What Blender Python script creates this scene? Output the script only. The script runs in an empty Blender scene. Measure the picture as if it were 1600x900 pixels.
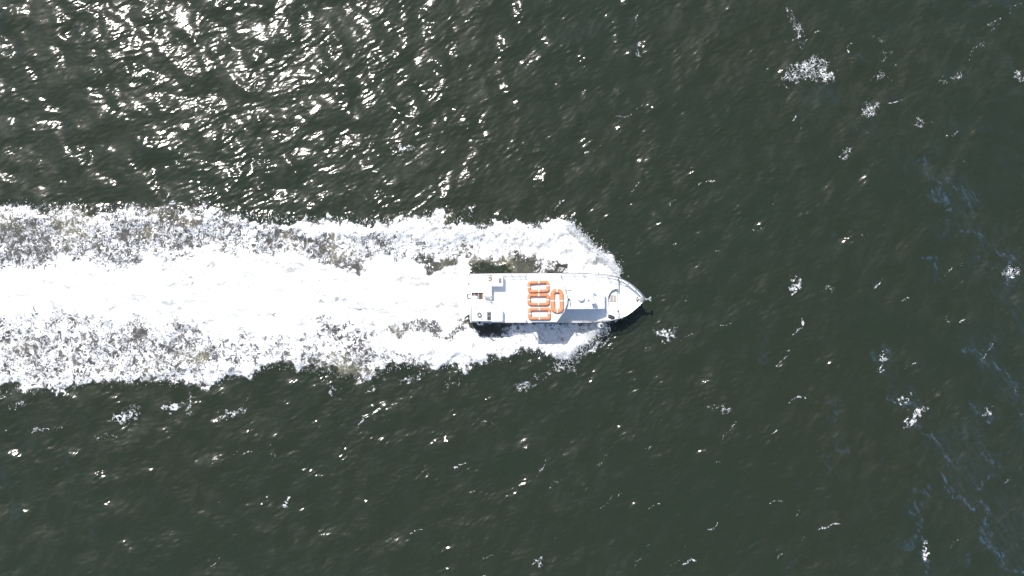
import bpy, bmesh, math, random
import numpy as np
from mathutils import Vector, Matrix

# ------------------------------------------------------------------ camera, sky, sun, exposure
SC = bpy.context.scene
COL = SC.collection
CAM_H = 67.0                       # drone height above the water (m)
PXM = 16.0                         # photo pixels per metre on the water
NADIR = 690.0                      # the drone hovers over this column; the photo is cropped to the right of it
SUN_EL = math.radians(57.0)
SUN_AZ = math.atan2(-0.56, 0.83)  # clockwise from +Y
SUN_DIR = Vector((math.sin(SUN_AZ) * math.cos(SUN_EL), math.cos(SUN_AZ) * math.cos(SUN_EL), math.sin(SUN_EL)))

cam = bpy.data.cameras.new('camera')
cam.sensor_width = 36.0
cam.lens = 36.0 / (2 * (50.0 / CAM_H))
cam.clip_start = 0.5
cam.clip_end = 20000
camo = bpy.data.objects.new('camera', cam)
camo.location = ((NADIR - 800) / PXM, 0, CAM_H)
cam.shift_x = (800 - NADIR) / PXM / 100.0
camo.rotation_euler = (0, 0, 0)
COL.objects.link(camo)
SC.camera = camo

W = bpy.data.worlds.new('World')
SC.world = W
W.use_nodes = True
wn = W.node_tree
wn.nodes.clear()
sky = wn.nodes.new('ShaderNodeTexSky')
sky.sky_type = 'NISHITA'
sky.sun_disc = False
sky.sun_elevation = SUN_EL
sky.sun_rotation = SUN_AZ % (2 * math.pi)
sky.air_density = 1.0
sky.dust_density = 1.3
bg = wn.nodes.new('ShaderNodeBackground')
bg.inputs['Strength'].default_value = 0.135
wo = wn.nodes.new('ShaderNodeOutputWorld')
wn.links.new(sky.outputs[0], bg.inputs[0])
wn.links.new(bg.outputs[0], wo.inputs[0])

sun = bpy.data.lights.new('sun', 'SUN')
sun.energy = 4.2
sun.angle = math.radians(0.53)
sun.color = (1.0, 0.965, 0.91)
suno = bpy.data.objects.new('sun', sun)
suno.rotation_euler = SUN_DIR.to_track_quat('Z', 'Y').to_euler()
suno.location = (-20, 40, 60)
COL.objects.link(suno)

SC.view_settings.view_transform = 'Standard'
SC.view_settings.look = 'None'
SC.view_settings.gamma = 1.0
SC.view_settings.use_curve_mapping = False
SC.view_settings.exposure = 0.42


# ------------------------------------------------------------------ helpers
def P(px, py, z=0.0):
    """survey point: place on the photo's ground grid, corrected for its height"""
    s = (CAM_H - z) / CAM_H / PXM
    return Vector(((NADIR - 800) / PXM + (px - NADIR) * s, (450 - py) * s, z))


def tag(o, label=None, cat=None, group=None, kind=None):
    if label: o['label'] = label
    if cat: o['category'] = cat
    if group: o['group'] = group
    if kind: o['kind'] = kind
    return o


class NT:
    """small node-tree helper"""
    def __init__(s, name):
        s.m = bpy.data.materials.new(name)
        s.m.use_nodes = True
        s.t = s.m.node_tree
        s.t.nodes.clear()
        s.out = s.t.nodes.new('ShaderNodeOutputMaterial')
    def put(s, sock, v):
        if isinstance(v, bpy.types.NodeSocket):
            s.t.links.new(v, sock)
        elif v is not None:
            if isinstance(v, (tuple, list)) and len(v) == 3 and sock.type == 'RGBA':
                v = (*v, 1)
            sock.default_value = v
    def node(s, typ, ins=None, **kw):
        n = s.t.nodes.new(typ)
        for k, v in kw.items():
            setattr(n, k, v)
        for k, v in (ins or {}).items():
            s.put(n.inputs[k], v)
        return n
    def math(s, op, a, b=None, c=None, clamp=False):
        n = s.node('ShaderNodeMath', operation=op, use_clamp=clamp)
        s.put(n.inputs[0], a); s.put(n.inputs[1], b)
        if c is not None: s.put(n.inputs[2], c)
        return n.outputs[0]
    def vmath(s, op, a, b=None, scale=None):
        n = s.node('ShaderNodeVectorMath', operation=op)
        s.put(n.inputs[0], a); s.put(n.inputs[1], b)
        if scale is not None: s.put(n.inputs['Scale'], scale)
        return n.outputs[0]
    def noise(s, vec, scale, detail=3, rough=0.5, dim='2D', color=False, dist=0.0):
        n = s.node('ShaderNodeTexNoise', {'Vector': vec, 'Scale': scale, 'Detail': detail, 'Roughness': rough, 'Distortion': dist},
                   noise_dimensions=dim)
        return n.outputs['Color' if color else 'Fac']
    def rng(s, v, a, b, c=0.0, d=1.0, smooth=False):
        n = s.node('ShaderNodeMapRange', {'Value': v, 'From Min': a, 'From Max': b, 'To Min': c, 'To Max': d},
                   interpolation_type='SMOOTHSTEP' if smooth else 'LINEAR', clamp=True)
        return n.outputs[0]
    def mix(s, f, a, b):
        n = s.node('ShaderNodeMix', data_type='RGBA')
        s.put(n.inputs['Factor'], f); s.put(n.inputs['A'], None)
        ia = [i for i in n.inputs if i.type == 'RGBA']
        s.put(ia[0], a); s.put(ia[1], b)
        return [o for o in n.outputs if o.type == 'RGBA'][0]
    def fmix(s, f, a, b):
        return s.math('ADD', s.math('MULTIPLY', s.math('SUBTRACT', b, a), f), a)
    def attr(s, name):
        return s.node('ShaderNodeAttribute', attribute_name=name).outputs['Fac']
    def bsdf(s, **kw):
        n = s.t.nodes.new('ShaderNodeBsdfPrincipled')
        for k, v in kw.items():
            s.put(n.inputs[k.replace('_', ' ')], v)
        return n
    def finish(s, sh):
        s.t.links.new(sh, s.out.inputs['Surface'])
        return s.m


def paint(name, col, rough=0.4, var=0.12, scale=1.5, metal=0.0, bump=0.0, bscale=20, stain=None, stain_amt=0.0, spec=0.5):
    n = NT(name)
    pos = n.node('ShaderNodeNewGeometry').outputs['Position']
    f = n.noise(pos, scale, 5, 0.6, '3D')
    f2 = n.noise(pos, scale * 9, 3, 0.6, '3D')
    v = n.rng(n.math('ADD', n.math('MULTIPLY', f, 0.7), n.math('MULTIPLY', f2, 0.3)), 0.3, 0.7)
    dark = tuple(c * (1 - var) for c in col)
    c = n.mix(v, dark, col)
    if stain:
        st = n.rng(n.noise(pos, scale * 2.3, 6, 0.7, '3D', dist=0.6), 0.56, 0.75, 0, stain_amt, True)
        c = n.mix(st, c, stain)
    b = n.bsdf(Base_Color=c, Metallic=metal, Roughness=n.rng(f2, 0.3, 0.7, rough * 0.85, min(1, rough * 1.15)))
    b.inputs['Specular IOR Level'].default_value = spec
    if bump:
        bp = n.node('ShaderNodeBump', {'Strength': bump, 'Distance': 0.01, 'Height': n.noise(pos, bscale, 3, 0.6, '3D')})
        n.t.links.new(bp.outputs[0], b.inputs['Normal'])
    return n.finish(b.outputs[0])


# ------------------------------------------------------------------ water and foam material
def sea_material():
    n = NT('sea_water_and_foam')
    pos = n.node('ShaderNodeNewGeometry').outputs['Position']
    sep = n.node('ShaderNodeSeparateXYZ', {0: pos})
    p = n.node('ShaderNodeCombineXYZ', {0: sep.outputs[0], 1: sep.outputs[1], 2: 0.0}).outputs[0]
    cov, wash, film, aer = n.attr('foam'), n.attr('wash'), n.attr('film'), n.attr('aerated')
    # --- clear water
    big = n.noise(p, 0.035, 4, 0.55)
    mid = n.noise(p, 0.35, 4, 0.6)
    c = n.mix(n.rng(big, 0.3, 0.7), (0.0160, 0.0235, 0.0145), (0.0178, 0.0232, 0.0125))
    c = n.mix(n.rng(mid, 0.35, 0.75, 0.0, 0.30), c, (0.021, 0.028, 0.021))
    # thin bluish bubble film
    rot = n.node('ShaderNodeMapping', {'Vector': p, 'Rotation': (0, 0, math.radians(-58)), 'Scale': (2.2, 0.42, 1)}, vector_type='TEXTURE').outputs[0]
    wv = n.vmath('ADD', rot, n.vmath('SCALE', n.noise(p, 0.9, 3, 0.6, color=True), None, 1.6))
    fib = n.rng(n.noise(wv, 1.3, 5, 0.68), 0.46, 0.70)
    fm = n.math('MULTIPLY', film, n.math('ADD', n.math('MULTIPLY', fib, 0.95), 0.05), clamp=True)
    c = n.mix(n.math('MULTIPLY', fm, 0.72), c, (0.075, 0.125, 0.20))
    # aerated water under the foam
    c = n.mix(n.math('MULTIPLY', aer, n.rng(n.noise(p, 0.55, 4, 0.6), 0.25, 0.75, 0.35, 1.0)), c,
              n.mix(n.rng(n.noise(p, 0.22, 3, 0.5), 0.52, 0.68), (0.112, 0.103, 0.095), (0.20, 0.185, 0.125)))
    # --- foam lace
    w1 = n.vmath('SCALE', n.vmath('SUBTRACT', n.noise(p, 0.9, 4, 0.6, color=True), (0.5, 0.5, 0.5)), None, 1.3)
    w2 = n.vmath('SCALE', n.vmath('SUBTRACT', n.noise(p, 3.2, 3, 0.6, color=True), (0.5, 0.5, 0.5)), None, 0.42)
    pw = n.vmath('ADD', p, w1)
    pw2 = n.vmath('ADD', pw, w2)
    v1 = n.node('ShaderNodeTexVoronoi', {'Vector': pw2, 'Scale': 1.35}, voronoi_dimensions='2D', feature='DISTANCE_TO_EDGE').outputs['Distance']
    v2 = n.node('ShaderNodeTexVoronoi', {'Vector': pw2, 'Scale': 3.9}, voronoi_dimensions='2D', feature='DISTANCE_TO_EDGE').outputs['Distance']
    def ridged(vec, scale, det, wd):
        return n.rng(n.math('ABSOLUTE', n.math('SUBTRACT', n.noise(vec, scale, det, 0.6), 0.5)), 0.0, wd, 1.0, 0.0)
    l1 = n.math('MAXIMUM', ridged(pw2, 1.3, 4, 0.11), n.math('MULTIPLY', n.rng(v1, 0.0, 0.16, 1.0, 0.0, True), 0.7))
    l2 = n.math('MAXIMUM', ridged(pw, 3.4, 3, 0.10), n.math('MULTIPLY', n.rng(v2, 0.0, 0.20, 1.0, 0.0, True), 0.8))
    fb = n.rng(n.noise(pw, 0.8, 8, 0.72), 0.30, 0.70)
    # fibres: pulled along the track in the wash, thrown outward in the bow wave
    ma = n.node('ShaderNodeMapping', {'Vector': pw, 'Scale': (0.20, 1.4, 1)}).outputs[0]
    sw = n.node('ShaderNodeSeparateXYZ', {0: pw})
    pm = n.node('ShaderNodeCombineXYZ', {0: sw.outputs[0], 1: n.math('ABSOLUTE', n.math('ADD', sw.outputs[1], 1.0)), 2: 0.0}).outputs[0]
    mb = n.node('ShaderNodeMapping', {'Vector': pm, 'Rotation': (0, 0, math.radians(54)), 'Scale': (1.7, 0.42, 1)}, vector_type='TEXTURE').outputs[0]
    fa = n.rng(n.noise(ma, 1.3, 6, 0.7), 0.32, 0.68)
    fbb = n.rng(n.noise(mb, 1.5, 6, 0.72), 0.32, 0.68)
    fibre = n.fmix(wash, fbb, fa)
    val = n.math('ADD', n.math('ADD', n.math('MULTIPLY', fb, 0.24), n.math('MULTIPLY', l1, 0.26)),
                 n.math('ADD', n.math('MULTIPLY', l2, 0.27), n.math('MULTIPLY', fibre, 0.23)))
    v3 = n.node('ShaderNodeTexVoronoi', {'Vector': n.vmath('ADD', pw2, n.vmath('SCALE', w2, None, 0.5)), 'Scale': 2.1}, voronoi_dimensions='2D', feature='DISTANCE_TO_EDGE').outputs['Distance']
    l3 = n.math('MAXIMUM', n.rng(v3, 0.0, 0.11, 1.0, 0.0, True), ridged(pw, 1.7, 3, 0.05))
    vloose = n.math('ADD', n.math('ADD', n.math('MULTIPLY', l3, 0.40), n.math('MULTIPLY', l2, 0.20)),
                    n.math('ADD', n.math('MULTIPLY', fb, 0.20), n.math('MULTIPLY', fbb, 0.20)))
    val = n.fmix(n.rng(aer, 0.02, 0.3), vloose, val)
    t = n.math('SUBTRACT', 1.0, cov)
    a = n.math('DIVIDE', n.math('SUBTRACT', val, n.math('SUBTRACT', t, 0.03)), n.fmix(wash, 0.20, 0.34), clamp=True)
    a = n.math('MULTIPLY', n.math('MULTIPLY', a, a), n.math('SUBTRACT', 3.0, n.math('MULTIPLY', a, 2.0)))
    a = n.math('MULTIPLY', a, n.rng(cov, 0.02, 0.2))
    foamc = n.mix(n.rng(n.fmix(wash, val, n.math('ADD', n.math('MULTIPLY', fa, 0.62), n.math('MULTIPLY', fb, 0.38))), 0.15, 0.60), n.mix(wash, (0.36, 0.355, 0.345), (0.37, 0.37, 0.35)), (0.80, 0.80, 0.80))
    # --- shading
    mr = n.node('ShaderNodeMapping', {'Vector': p, 'Rotation': (0, 0, math.radians(27)), 'Scale': (1.8, 0.62, 1)}, vector_type='TEXTURE').outputs[0]
    rip = n.math('ADD', n.noise(mr, 2.2, 3, 0.6), n.math('MULTIPLY', n.noise(mr, 7.0, 2, 0.5), 0.25))
    bw = n.node('ShaderNodeBump', {'Strength': 0.30, 'Distance': 0.045, 'Height': rip})
    mv = n.node('ShaderNodeMapping', {'Vector': n.vmath('ADD', p, w1), 'Rotation': (0, 0, math.radians(62)), 'Scale': (2.6, 0.85, 1)}, vector_type='TEXTURE').outputs[0]
    veil = n.math('MULTIPLY', n.rng(n.noise(mv, 0.75, 6, 0.66), 0.38, 0.70, 0.0, 1.0, True), n.rng(n.noise(p, 0.07, 3, 0.6), 0.35, 0.62, 0.25, 1.0, True))
    rg = n.fmix(veil, 0.135, 0.18)
    # light leaving the water body hardly feels the ripples; the mirror surface does
    body = n.node('ShaderNodeBsdfDiffuse', {'Color': c, 'Normal': n.node('ShaderNodeCombineXYZ', {2: 1.0}).outputs[0]})
    gl = n.node('ShaderNodeBsdfGlossy', {'Color': (1, 1, 1), 'Roughness': rg, 'Normal': bw.outputs[0]}, distribution='GGX')
    gl2 = n.node('ShaderNodeBsdfGlossy', {'Color': (1, 1, 1), 'Roughness': 0.60, 'Normal': bw.outputs[0]}, distribution='GGX')
    gm = n.node('ShaderNodeMixShader', {0: n.math('ADD', n.math('MULTIPLY', veil, 0.70), 0.05)})
    n.t.links.new(gl.outputs[0], gm.inputs[1]); n.t.links.new(gl2.outputs[0], gm.inputs[2])
    gl = gm
    fr = n.node('ShaderNodeFresnel', {'IOR': 1.333, 'Normal': bw.outputs[0]})
    bwat = n.node('ShaderNodeMixShader', {0: fr.outputs[0]})
    n.t.links.new(body.outputs[0], bwat.inputs[1])
    n.t.links.new(gl.outputs[0], bwat.inputs[2])
    bf = n.node('ShaderNodeBump', {'Strength': n.fmix(wash, 0.55, 0.30), 'Distance': 0.10, 'Height': n.math('ADD', val, n.math('MULTIPLY', a, 0.3))})
    bfo = n.bsdf(Base_Color=foamc, Roughness=0.75)
    bfo.inputs['Specular IOR Level'].default_value = 0.2
    n.t.links.new(bf.outputs[0], bfo.inputs['Normal'])
    ms = n.node('ShaderNodeMixShader', {0: a})
    n.t.links.new(bwat.outputs[0], ms.inputs[1])
    n.t.links.new(bfo.outputs[0], ms.inputs[2])
    return n.finish(ms.outputs[0])


# ------------------------------------------------------------------ sea surface
RNG = np.random.default_rng(11)
D = 0.09
NX, NY = 1296, 816
XF = (np.arange(NX) - NX / 2 + 0.5) * D
YF = (np.arange(NY) - NY / 2 + 0.5) * D
kx = np.fft.fftfreq(NX, D) * 2 * np.pi
ky = np.fft.fftfreq(NY, D) * 2 * np.pi
KX, KY = np.meshgrid(kx, ky)
KK = np.hypot(KX, KY); KK[0, 0] = 1e-6
TH = np.arctan2(KY, KX)


def spectral(amp):
    z = np.fft.ifft2(amp * np.fft.fft2(RNG.standard_normal((NY, NX)))).real
    return z / z.std()


def band(l0, l1, theta=None, n=2.0, slope=-1.5):
    """random field with wavelengths l0..l1 metres"""
    k0, k1 = 2 * np.pi / l1, 2 * np.pi / l0
    a = KK ** slope * np.exp(-(k0 / KK) ** 2) * np.exp(-(KK / k1) ** 2)
    if theta is not None:
        a = a * (np.abs(np.cos(TH - theta)) ** n + 0.04)
    return spectral(a)


def slope_rms(z):
    gy, gx = np.gradient(z, D)
    return math.sqrt((gx ** 2 + gy ** 2).mean() / 2)


def smooth01(t):
    t = np.clip(t, 0, 1)
    return t * t * (3 - 2 * t)


def resample(g, sx, sy):
    """bilinear lookup of grid g at fractional index arrays"""
    sx = np.clip(sx, 0, g.shape[1] - 1.001); sy = np.clip(sy, 0, g.shape[0] - 1.001)
    ix = sx.astype(int); iy = sy.astype(int); fx = sx - ix; fy = sy - iy
    return (g[iy, ix] * (1 - fx) + g[iy, ix + 1] * fx) * (1 - fy) + (g[iy + 1, ix] * (1 - fx) + g[iy + 1, ix + 1] * fx) * fy


XX, YY = np.meshgrid(XF, YF)
PXX = XX * PXM + 800               # survey coordinates of every vertex
PYY = 450 - YY * PXM
n_big = band(8, 30)
n_mid = band(1.5, 8)
n_sm = band(0.4, 1.6, slope=-1.0)

# ---- ambient waves
ripA = band(0.25, 0.9, math.radians(117), 4.0, slope=-1.9)
ripB = band(1.6, 6.0, math.radians(112), 2.0, slope=-2.2)
ripC = band(0.9, 6.0, math.radians(40), 0.8, slope=-2.0)
swell = band(6, 22, math.radians(50), 3.0, slope=-2.5)
ripA /= slope_rms(ripA); ripB /= slope_rms(ripB); ripC /= slope_rms(ripC); swell /= slope_rms(swell)
gust = np.clip(1.0 + 0.10 * np.roll(n_big, 420, 1) + 0.30 * np.roll(n_mid, 150, 0), 0.25, 2.1)
Z = gust * (0.074 * ripA + 0.064 * ripC + 0.060 * ripB) + 0.014 * swell

# ---- foam cover, drawn as regions on a coarse grid, edges warped by noise afterwards
CG = 4.0
gx0, gy0 = -160.0, -160.0
GW, GH = 480, 310
CX, CY = np.meshgrid(gx0 + np.arange(GW) * CG, gy0 + np.arange(GH) * CG)


def sdf(poly):
    pts = np.array(poly, float)
    d = np.full(CX.shape, 1e9); ins = np.zeros(CX.shape, bool)
    for i in range(len(pts)):
        a, b = pts[i], pts[(i + 1) % len(pts)]
        e = b - a
        wx, wy = CX - a[0], CY - a[1]
        t = np.clip((wx * e[0] + wy * e[1]) / max(e @ e, 1e-9), 0, 1)
        d = np.minimum(d, np.hypot(wx - t * e[0], wy - t * e[1]))
        cr = ((a[1] <= CY) != (b[1] <= CY)) & (CX < (b[0] - a[0]) * (CY - a[1]) / (b[1] - a[1] if b[1] != a[1] else 1e-9) + a[0])
        ins ^= cr
    return np.where(ins, -d, d)


cov_c = np.zeros(CX.shape); wash_c = np.zeros(CX.shape); aer_c = np.zeros(CX.shape)


def region(g, poly, val, feather):
    m = smooth01(0.5 - sdf(poly) / (2 * feather))
    g[:] = g * (1 - m) + val * m


UP = [(-150, 300), (0, 317), (60, 322), (150, 328), (250, 322), (300, 315), (322, 322), (350, 335), (380, 340), (420, 346), (500, 342),
      (560, 352), (600, 345), (640, 343), (662, 336), (678, 328), (692, 340), (712, 352), (760, 353), (820, 351), (860, 346), (880, 343),
      (896, 360), (906, 372), (926, 376), (932, 396), (944, 404), (960, 410), (964, 426)]
LOW = [(950, 508), (934, 516), (915, 528), (905, 540), (890, 556), (868, 554), (845, 546), (800, 552), (760, 566), (720, 580), (700, 572),
       (682, 580), (655, 572), (606, 568), (590, 590), (566, 606), (552, 602), (556, 582), (530, 574), (470, 577), (430, 572), (380, 585),
       (330, 602), (270, 606), (230, 590), (160, 600), (100, 604), (50, 600), (0, 614), (-150, 628)]
region(cov_c, UP + [(964, 466)] + LOW, 0.62, 5)
region(aer_c, UP + [(964, 466)] + LOW, 1.0, 9)
# port bow wave, thick and bright
region(cov_c, [(970, 428), (960, 410), (938, 400), (924, 380), (905, 372), (882, 348), (860, 347), (800, 353), (700, 354), (650, 350), (590, 350),
               (500, 346), (430, 350), (470, 366), (560, 366), (620, 376), (680, 384), (740, 388), (790, 392), (830, 402), (870, 414), (900, 428)], 0.90, 7)
region(cov_c, [(970, 428), (955, 414), (925, 404), (890, 372), (850, 368), (800, 372), (810, 390), (850, 404), (900, 428)], 1.12, 7)
# starboard bow wave
region(cov_c, [(945, 508), (930, 516), (905, 534), (890, 556), (868, 550), (840, 543), (790, 548), (720, 572), (680, 570), (640, 560), (590, 556),
               (560, 540), (600, 526), (680, 522), (760, 522), (850, 514)], 0.86, 8)
region(cov_c, [(945, 508), (905, 534), (888, 550), (840, 540), (780, 544), (720, 560), (700, 545), (780, 526), (860, 512)], 1.0, 8)
# propeller wash
WASH = [(-150, 430), (0, 424), (60, 416), (150, 420), (250, 411), (330, 400), (400, 396), (470, 396), (540, 414), (600, 400), (640, 406), (690, 422),
        (716, 402), (734, 402), (748, 416), (740, 430), (738, 503), (690, 500), (650, 502), (600, 510), (540, 502), (470, 514), (400, 528), (300, 506), (200, 496), (100, 488), (0, 482), (-150, 484)]
region(cov_c, WASH, 0.98, 9)
region(wash_c, WASH, 1.0, 16)
region(cov_c, [(-150, 440), (0, 436), (200, 428), (400, 416), (640, 424), (738, 436), (738, 496), (600, 492), (400, 492), (200, 478), (-150, 468)], 1.06, 14)
# thin places and troughs
for poly, val, f in (
        ([(-150, 325), (0, 338), (120, 345), (240, 345), (330, 345), (345, 375), (250, 398), (120, 402), (0, 402), (-150, 402)], 0.52, 12),
        ([(0, 345), (60, 350), (90, 375), (60, 395), (0, 398)], 0.46, 12),
        ([(230, 325), (300, 325), (330, 345), (290, 350), (240, 338)], 0.34, 6),
        ([(340, 352), (420, 352), (480, 372), (500, 388), (450, 390), (390, 376)], 0.50, 8),
        ([(478, 392), (520, 388), (560, 408), (575, 424), (545, 424), (505, 410)], 0.46, 7),
        ([(556, 362), (600, 360), (628, 388), (600, 398), (566, 392)], 0.52, 9),
        ([(628, 372), (680, 380), (735, 392), (730, 402), (690, 412), (650, 408), (625, 392)], 0.58, 8),
        ([(650, 404), (700, 400), (722, 400), (700, 418), (676, 424)], 0.30, 6),
        ([(738, 398), (770, 400), (800, 406), (826, 408), (850, 430), (746, 430)], 0.40, 6),
        ([(746, 409), (772, 411), (798, 420), (812, 430), (748, 430)], 0.04, 3),
        ([(814, 408), (830, 410), (850, 430), (814, 430)], 0.24, 5),
        ([(856, 417), (872, 415), (890, 430), (852, 430)], 0.12, 3),
        ([(735, 500), (852, 500), (850, 512), (810, 514), (770, 512), (735, 512)], 0.42, 4),
        ([(728, 500), (790, 500), (780, 508), (728, 510)], 0.10, 3),
        ([(590, 514), (640, 505), (700, 506), (735, 508), (735, 519), (660, 520), (600, 524)], 0.42, 6),
        ([(-150, 512), (0, 512), (120, 518), (300, 520), (370, 545), (310, 582), (150, 580), (0, 584), (-150, 590)], 0.53, 14),
        ([(60, 530), (110, 535), (100, 560), (60, 556)], 0.45, 10),
        ([(250, 535), (350, 545), (340, 566), (262, 558)], 0.44, 10),
        ([(20, 540), (60, 545), (40, 575), (0, 570)], 0.46, 10),
        ([(545, 560), (590, 565), (575, 590), (552, 580)], 0.50, 6),
        ([(520, 545), (600, 540), (680, 552), (620, 562), (540, 562)], 0.58, 8),
        ([(475, 560), (545, 560), (550, 575), (480, 578)], 0.48, 6)):
    region(cov_c, poly, val, f)
aer_c *= 0.9
aer_c *= smooth01(cov_c * 2.6 - 0.1)

wx_ = 8.0 * n_mid + 2.6 * n_sm
wy_ = 5.0 * np.roll(n_mid, 333, 1) + 2.4 * np.roll(n_sm, 217, 0)
sx, sy = (PXX + wx_ - gx0) / CG, (PYY + wy_ - gy0) / CG
COV = resample(cov_c, sx, sy)
WSH = resample(wash_c, sx, sy)
AER = resample(aer_c, sx, sy)
COV = COV * (1 + 0.07 * n_mid + 0.04 * n_big)
WAKE = COV.copy()                   # wake alone, before loose whitecaps


def window(cx, cy, r):
    i0 = int(np.clip(((cx - r) - 800) / PXM / D + NX / 2, 0, NX - 1)); i1 = int(np.clip(((cx + r) - 800) / PXM / D + NX / 2, 0, NX - 1)) + 1
    j0 = int(np.clip((450 - (cy + r)) / PXM / D + NY / 2, 0, NY - 1)); j1 = int(np.clip((450 - (cy - r)) / PXM / D + NY / 2, 0, NY - 1)) + 1
    return slice(j0, j1), slice(i0, i1)


def blob(cx, cy, rx, ry, ang, val):
    s = window(cx, cy, 2.2 * max(rx, ry))
    a = math.radians(ang)
    dx = PXX[s] - cx + 3 * n_sm[s] + 2 * n_mid[s]; dy = PYY[s] - cy + 3 * np.roll(n_sm, 91, 0)[s]
    u = (dx * math.cos(a) - dy * math.sin(a)) / rx; v = (dx * math.sin(a) + dy * math.cos(a)) / ry
    COV[s] = np.maximum(COV[s], (val - 0.07 if val < .9 else val) * smooth01(1.45 - np.hypot(u, v)))


FILM = np.zeros_like(COV)


def stroke(g, pts, width, val, warp=4.0):
    pts = [np.array(q, float) for q in pts]
    for a, b in zip(pts[:-1], pts[1:]):
        m = (a + b) / 2; e = b - a
        s = window(m[0], m[1], np.hypot(*e) / 2 + 3.2 * width + 8)
        dx = PXX[s] + warp * n_mid[s] + 0.3 * warp * n_sm[s] - a[0]; dy = PYY[s] + warp * np.roll(n_mid, 333, 1)[s] - a[1]
        t = np.clip((dx * e[0] + dy * e[1]) / (e @ e), 0, 1)
        d = np.hypot(dx - t * e[0], dy - t * e[1])
        g[s] = np.maximum(g[s], val * np.exp(-(d / width) ** 2))


for bl in ((1262, 108, 40, 20, 25, .56), (1286, 118, 18, 12, 0, .62), (1240, 118, 22, 9, 40, .62), (1246, 52, 8, 24, 15, .52), (1236, 28, 5, 18, 10, .45),
           (1360, 172, 18, 12, 20, .55), (1440, 192, 16, 6, 10, .48), (1378, 120, 12, 8, 30, .45), (1382, 88, 18, 5, 40, .42), (1370, 62, 14, 6, 20, .40),
           (1490, 122, 26, 6, 25, .42), (1550, 40, 18, 5, 45, .42), (1530, 70, 14, 5, 60, .40), (1592, 120, 10, 10, 0, .55), (1318, 240, 14, 5, 30, .50),
           (1356, 210, 5, 12, 0, .45), (1427, 652, 7, 20, -20, .80), (1412, 626, 5, 10, -20, .70), (1440, 640, 8, 7, 0, .45), (1378, 562, 4, 20, -12, .62),
           (1242, 446, 6, 16, -20, .70), (1290, 452, 16, 5, 0, .42), (1040, 523, 15, 8, -20, .62), (1052, 515, 10, 6, 40, .40), (1448, 862, 5, 16, 0, .70),
           (1130, 640, 24, 4, -15, .48), (1000, 76, 4, 18, -10, .50), (192, 652, 26, 9, 15, .70), (204, 640, 18, 8, 30, .45), (270, 636, 20, 7, 8, .80),
           (296, 630, 3, 22, -4, .62), (362, 646, 24, 5, 22, .62), (60, 671, 16, 4, 12, .60), (30, 632, 20, 4, 10, .55), (838, 878, 13, 8, 20, .50),
           (1580, 425, 18, 9, 20, .60), (632, 233, 20, 6, 8, .58), (820, 602, 20, 8, 15, .52), (850, 586, 20, 3, 20, .50), (710, 598, 22, 4, 20, .45),
           (930, 542, 26, 4, 28, .72), (915, 552, 18, 4, 28, .70), (880, 572, 20, 9, -10, .52), (1545, 645, 5, 14, -30, .55), (165, 682, 26, 4, 5, .45),
           (430, 712, 14, 5, 5, .40), (1008, 545, 10, 3, 30, .4), (1075, 470, 14, 10, 0, .30), (640, 592, 30, 4, 20, .52), (586, 606, 18, 3, 30, .52), (525, 608, 14, 3, 25, .55)):
    blob(*bl)
rnd = random.Random(5)
for i in range(230):                # small loose crests
    x, y = rnd.uniform(-80, 1680), rnd.uniform(-60, 960)
    if y < 320 and x < 900: continue
    ang = math.radians(rnd.gauss(38, 22)); L = rnd.uniform(3, 13); bend = rnd.uniform(-0.25, 0.25)
    ca, sa = math.cos(ang), -math.sin(ang)
    pts = [(x + ca * L * t - sa * bend * L * (t * t - 1), y + sa * L * t + ca * bend * L * (t * t - 1)) for t in (-1, -.4, .2, 1)]
    stroke(COV, pts, rnd.uniform(1.0, 2.0), rnd.uniform(0.36, 0.6))
for pts, w, v in (
        ([(1440, 258), (1456, 290), (1474, 325), (1484, 350)], 5, .7), ([(1460, 282), (1490, 308), (1512, 322)], 8, .5),
        ([(1515, 358), (1545, 385), (1562, 410), (1580, 432)], 5, .7), ([(1560, 400), (1568, 425), (1582, 436)], 6, .9),
        ([(1446, 402), (1458, 432), (1474, 446)], 4, .7), ([(1522, 540), (1540, 560), (1562, 582), (1592, 604)], 6, .8),
        ([(1368, 540), (1380, 574)], 5, .5), ([(1530, 618), (1542, 640), (1534, 662)], 5, .8), ([(1412, 630), (1440, 672), (1470, 695), (1500, 725)], 5, .8),
        ([(1474, 735), (1488, 765), (1505, 782)], 5, .9), ([(1525, 785), (1536, 838), (1560, 862), (1596, 896)], 7, 1.0), ([(1540, 715), (1548, 755)], 5, .7),
        ([(1424, 850), (1434, 808), (1440, 775)], 6, .6), ([(1448, 905), (1450, 868), (1446, 840)], 6, .9), ([(1378, 556), (1400, 590), (1422, 640)], 9, .16),
        ([(1360, 180), (1395, 225), (1440, 260)], 12, .07), ([(1255, 130), (1310, 170), (1350, 200)], 10, .12), ([(1560, 430), (1590, 480), (1640, 540)], 26, .12),
        ([(1500, 700), (1540, 780), (1600, 860), (1660, 900)], 40, .12), ([(1460, 270), (1520, 350), (1600, 440)], 26, .10), ([(1530, 540), (1600, 640), (1660, 700)], 26, .12),
        ([(1300, 640), (1310, 690), (1300, 740)], 6, .3), ([(1180, 500), (1200, 560)], 8, .15)):
    stroke(FILM, pts, w * (0.75 if w < 9 else 1), v, 9.0)
COV = np.clip(COV, 0, 1.2)

# ---- wake relief: thrown bow waves, wash hump, churned surface
w01 = smooth01(WAKE * 1.6)
ridge_c = np.zeros(CX.shape)


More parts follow.
